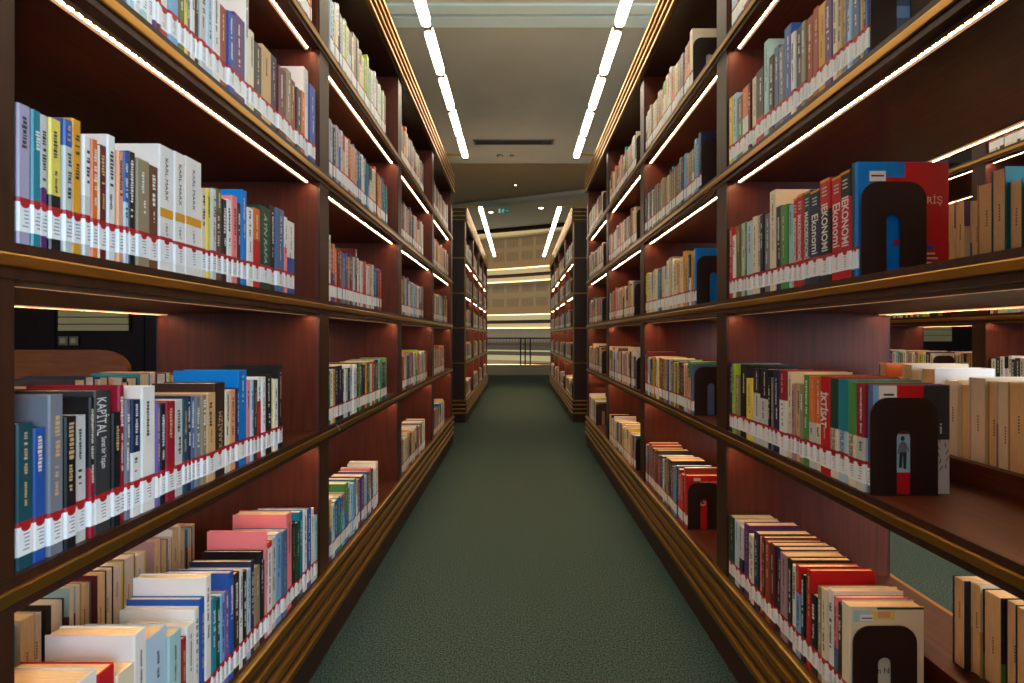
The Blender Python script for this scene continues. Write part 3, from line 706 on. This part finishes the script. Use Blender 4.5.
# ---------------------------------------------------------------- all farther books: one mass
far = MB()
def far_book(side, xs, y, z, t, h, d, main, acc, fr, back=False, lab=True):
    sg = side
    x0, x1 = sg * xs, sg * (xs + d)
    t -= 0.001
    if acc:
        zz = z + (h * (1 - fr) if fr > 0 else -h * fr)
        lo, hi = (main, acc) if fr > 0 else (acc, main)
        far.box(x0, x1, y, y + t, z, zz, BOOKM[lo]); far.box(x0, x1, y, y + t, zz, z + h, BOOKM[hi])
    else:
        far.box(x0, x1, y, y + t, z, z + h, BOOKM[main])
    far.box(sg * (xs + 0.003), sg * (xs + d - 0.002), y + W, y + t - W, z + h, z + h + 0.0006, PAGES if rnd.random() < 0.6 else PAGESW)
    if lab:
        e = sg * (xs - 0.0005)
        def quad(a, b, z0, z1, mm, off=0.0):
            far.poly([(e - sg * off, a, z0), (e - sg * off, a, z1), (e - sg * off, b, z1), (e - sg * off, b, z0)], mm)
        quad(y, y + t, z + 0.018, z + 0.060, LABEL); quad(y, y + t, z + 0.060, z + 0.067, LRED)
        if t > 0.012:
            ink = BOOKM['charcoal'] if main in LIGHT else BOOKM['cream']
            zt = z + h * 0.92; yc = y + t / 2
            for i in range(rnd.randint(3, 6)):
                l_ = rnd.uniform(0.008, 0.02); quad(yc - 0.0025, yc + 0.0025, zt - l_, zt, ink, 0.0001); zt -= l_ + 0.005
    # fore-edge paper on the far side of the case
def far_row(side, xs, y0, y1, z, pal=None, back_xs=None):
    y = y0
    for b in rand_books(y1 - y0, pal):
        if y + b['t'] > y1: break
        far_book(side, xs + rnd.uniform(0, 0.006), y, z + 0.0004, b['t'], b['h'], 0.165 if b['h'] > 0.225 else 0.14, b['main'], b['acc'], b['frac'])
        y += b['t']
WARM = ['white'] * 6 + ['cream'] * 5 + ['tan', 'khaki', 'peach', 'rust', 'brown', 'maroon', 'orange', 'slate', 'pale grey', 'teal', 'navy', 'yellow', 'mustard', 'pale blue', 'black', 'mauve', 'pink', 'red']
PAL_L2 = {4: ['white', 'white', 'tan', 'cream', 'lime', 'slate', 'pale blue', 'khaki'], 3: ['white', 'cream', 'teal', 'charcoal', 'peach', 'slate blue', 'blue', 'tan', 'lavender', 'rust', 'pale blue'],
          2: ['white', 'red', 'navy', 'blue', 'rust', 'maroon', 'orange', 'pale grey', 'slate', 'pale teal', 'crimson'], 1: ['green', 'pale blue', 'white', 'red', 'black', 'blue', 'mustard', 'purple', 'white', 'pale grey', 'navy'],
          0: ['purple', 'maroon', 'navy', 'green', 'blue', 'white', 'pale blue', 'teal', 'sky blue', 'black', 'pale teal']}
PAL_R2 = {4: ['tan', 'cream', 'khaki', 'slate', 'white', 'peach'], 3: ['tan', 'khaki', 'teal', 'sky blue', 'white', 'cream', 'rust', 'navy'], 2: ['cream', 'white', 'slate blue', 'pale grey', 'peach', 'yellow', 'mustard', 'teal', 'khaki'],
          1: ['maroon', 'white', 'navy', 'rust', 'peach', 'pale grey', 'blue', 'green', 'lime', 'brown', 'mustard', 'cream'], 0: ['charcoal', 'rust', 'slate', 'blue', 'white', 'sky blue', 'brown', 'mauve', 'red', 'khaki', 'teal']}
DEC = Y1 + POST
ENDL = {2: {4: 2.60, 3: 2.62, 2: 2.52, 1: 2.64, 0: 2.46}, 3: {4: 3.66, 3: 3.63, 2: 3.66, 1: 3.77, 0: 3.70}, 4: {4: 4.92, 3: 4.92, 2: 4.86, 1: 4.66, 0: 4.66}}
BE = []        # bookends: (side, x, y, z, where)
ENDR = {2: {4: 2.09, 3: 1.992, 2: 2.042, 1: 2.082, 0: 2.155}, 3: {4: 3.05, 3: 3.04, 2: 3.10, 1: 3.05, 0: 3.06}, 4: {4: 4.25, 3: 4.22, 2: 4.28, 1: 4.30, 0: 4.62}}
BAYN = {1: 'near bay', 2: 'second bay', 3: 'third bay', 4: 'fourth bay', 5: 'fifth bay'}
for bay in (2, 3, 4):
    ya = Y1 + bay * PITCH + POST; yb = Y1 + (bay + 1) * PITCH
    for lv in range(5):
        far_row(-1, 0.706, ya + 0.003, ENDL[bay][lv], S[lv], PAL_L2[lv] if bay == 2 else None)
        s_ = ENDR[bay][lv]
        far_row(1, 0.741, s_, yb - 0.003, S[lv], PAL_R2[lv] if bay == 2 else WARM)
        yy = {0: 2.125, 1: 2.045, 2: 2.02, 3: 1.965, 4: 2.06}[lv] if bay == 2 else s_
        BE.append((1, 0.745, yy - 0.003, S[lv], 'right bookcase, ' + BAYN[bay] + ', ' + SHELF[lv]))
        if lv < 2: # rear rows seen from above
            for sd, xf in ((-1, XL), (1, XR)):
                far_row(sd, xf + DEPTH / 2 + 0.10, ya + 0.003, yb - 0.25, S[lv], ['cream', 'white', 'tan', 'cream'])
far_row(1, 0.741, 1.40, 1.70, S[4], ['red', 'rust', 'pale blue', 'white', 'maroon'])
far_row(-1, 0.706, 1.25, 1.69, S[4], WARM)
for bay in range(4):
    ya = YF + bay * PITCH + POST; yb = YF + (bay + 1) * PITCH
    for lv in range(5):
        far_row(-1, 0.706, ya + 0.003, yb - rnd.uniform(0.1, 0.3), S[lv])
        s_ = ya + rnd.uniform(0.12, 0.3)
        far_row(1, 0.741, s_, yb - 0.003, S[lv])
        if bay < 2: BE.append((1, 0.745, s_ - 0.003, S[lv], 'farther right bookcase, ' + ('first bay' if bay == 0 else 'second bay') + ', ' + SHELF[lv]))
for bay in (1, 2, 3, 4):
    ya = Y1 + bay * PITCH + POST; yb = Y1 + (bay + 1) * PITCH
    for lv in range(5):
        s_ = ya + rnd.uniform(0.2, 0.35)
        far_row(1, XN + 0.004, s_, yb - 0.003, S[lv])
        if bay < 4 and lv in (1, 2, 3): BE.append((1, XN + 0.006, s_ - 0.003, S[lv], 'bookcase across the next aisle, ' + BAYN[bay] + ', ' + SHELF[lv]))
        # its lower shelves show rear rows too
        if lv in (1, 2): far_row(1, XN + 0.40, ya + 0.2, yb - 0.003, S[lv], ['cream', 'tan', 'white'])
o = far.build('books')
tag(o, 'rows of library books with white spine labels filling the farther bays of all the bookcases', 'books', None, 'stuff')
# ---------------------------------------------------------------- bookends
BE += [(1, 0.742, 1.018, S[1], 'right bookcase, near bay, second shelf'), (1, 0.745, 1.05, S[2], 'right bookcase, near bay, third shelf'),
       (1, 0.745, 1.075, S[0], 'right bookcase, near bay, bottom shelf'), (1, 0.745, 1.022, S[3], 'right bookcase, near bay, fourth shelf')]
def bookend_mesh():
    m = MB(); w, h, r, th = 0.142, 0.205, 0.038, 0.0022
    sw, sx, sh = 0.030, 0.055, 0.135      # slot width, left edge, height
    outer = [(w, 0), (w, h - r)] + [(w - r + r * math.cos(math.radians(a)), h - r + r * math.sin(math.radians(a))) for a in range(15, 91, 15)] + \
            [(r + r * math.cos(math.radians(a)), h - r + r * math.sin(math.radians(a))) for a in range(90, 181, 15)] + [(0, 0)]
    sr = sw / 2
    inner = [(sx, 0)] + [(sx + sr + sr * math.cos(math.radians(a)), sh - sr + sr * math.sin(math.radians(a))) for a in range(180, -1, -20)] + [(sx + sw, 0)]
    pts = outer + inner
    n = len(m.v); k_ = len(pts)
    m.poly([(x, 0.0, z) for x, z in pts], METAL_DARK); m.poly([(x, th, z) for x, z in reversed(pts)], METAL_DARK)
    for i in range(k_):
        a, b = pts[i], pts[(i + 1) % k_]
        m.poly([(a[0], 0, a[1]), (a[0], th, a[1]), (b[0], th, b[1]), (b[0], 0, b[1])], METAL_DARK)
    return m.mesh('plate')
PLATE = bookend_mesh()
mf = MB(); mf.box(0.0, 0.142, -0.0035, -0.0001, 0, 0.0012, METAL_DARK)
FOOT = mf.mesh('foot')
for (sd, x, y, z, where) in BE:
    t = empty('bookend', (x, y - 0.0005, z + 0.0003))
    tag(t, 'dark slotted bookend, ' + where, 'bookend', 'dark slotted bookends')
    child('plate', PLATE, t); child('foot', FOOT, t).location = (0, 0.0, 0)
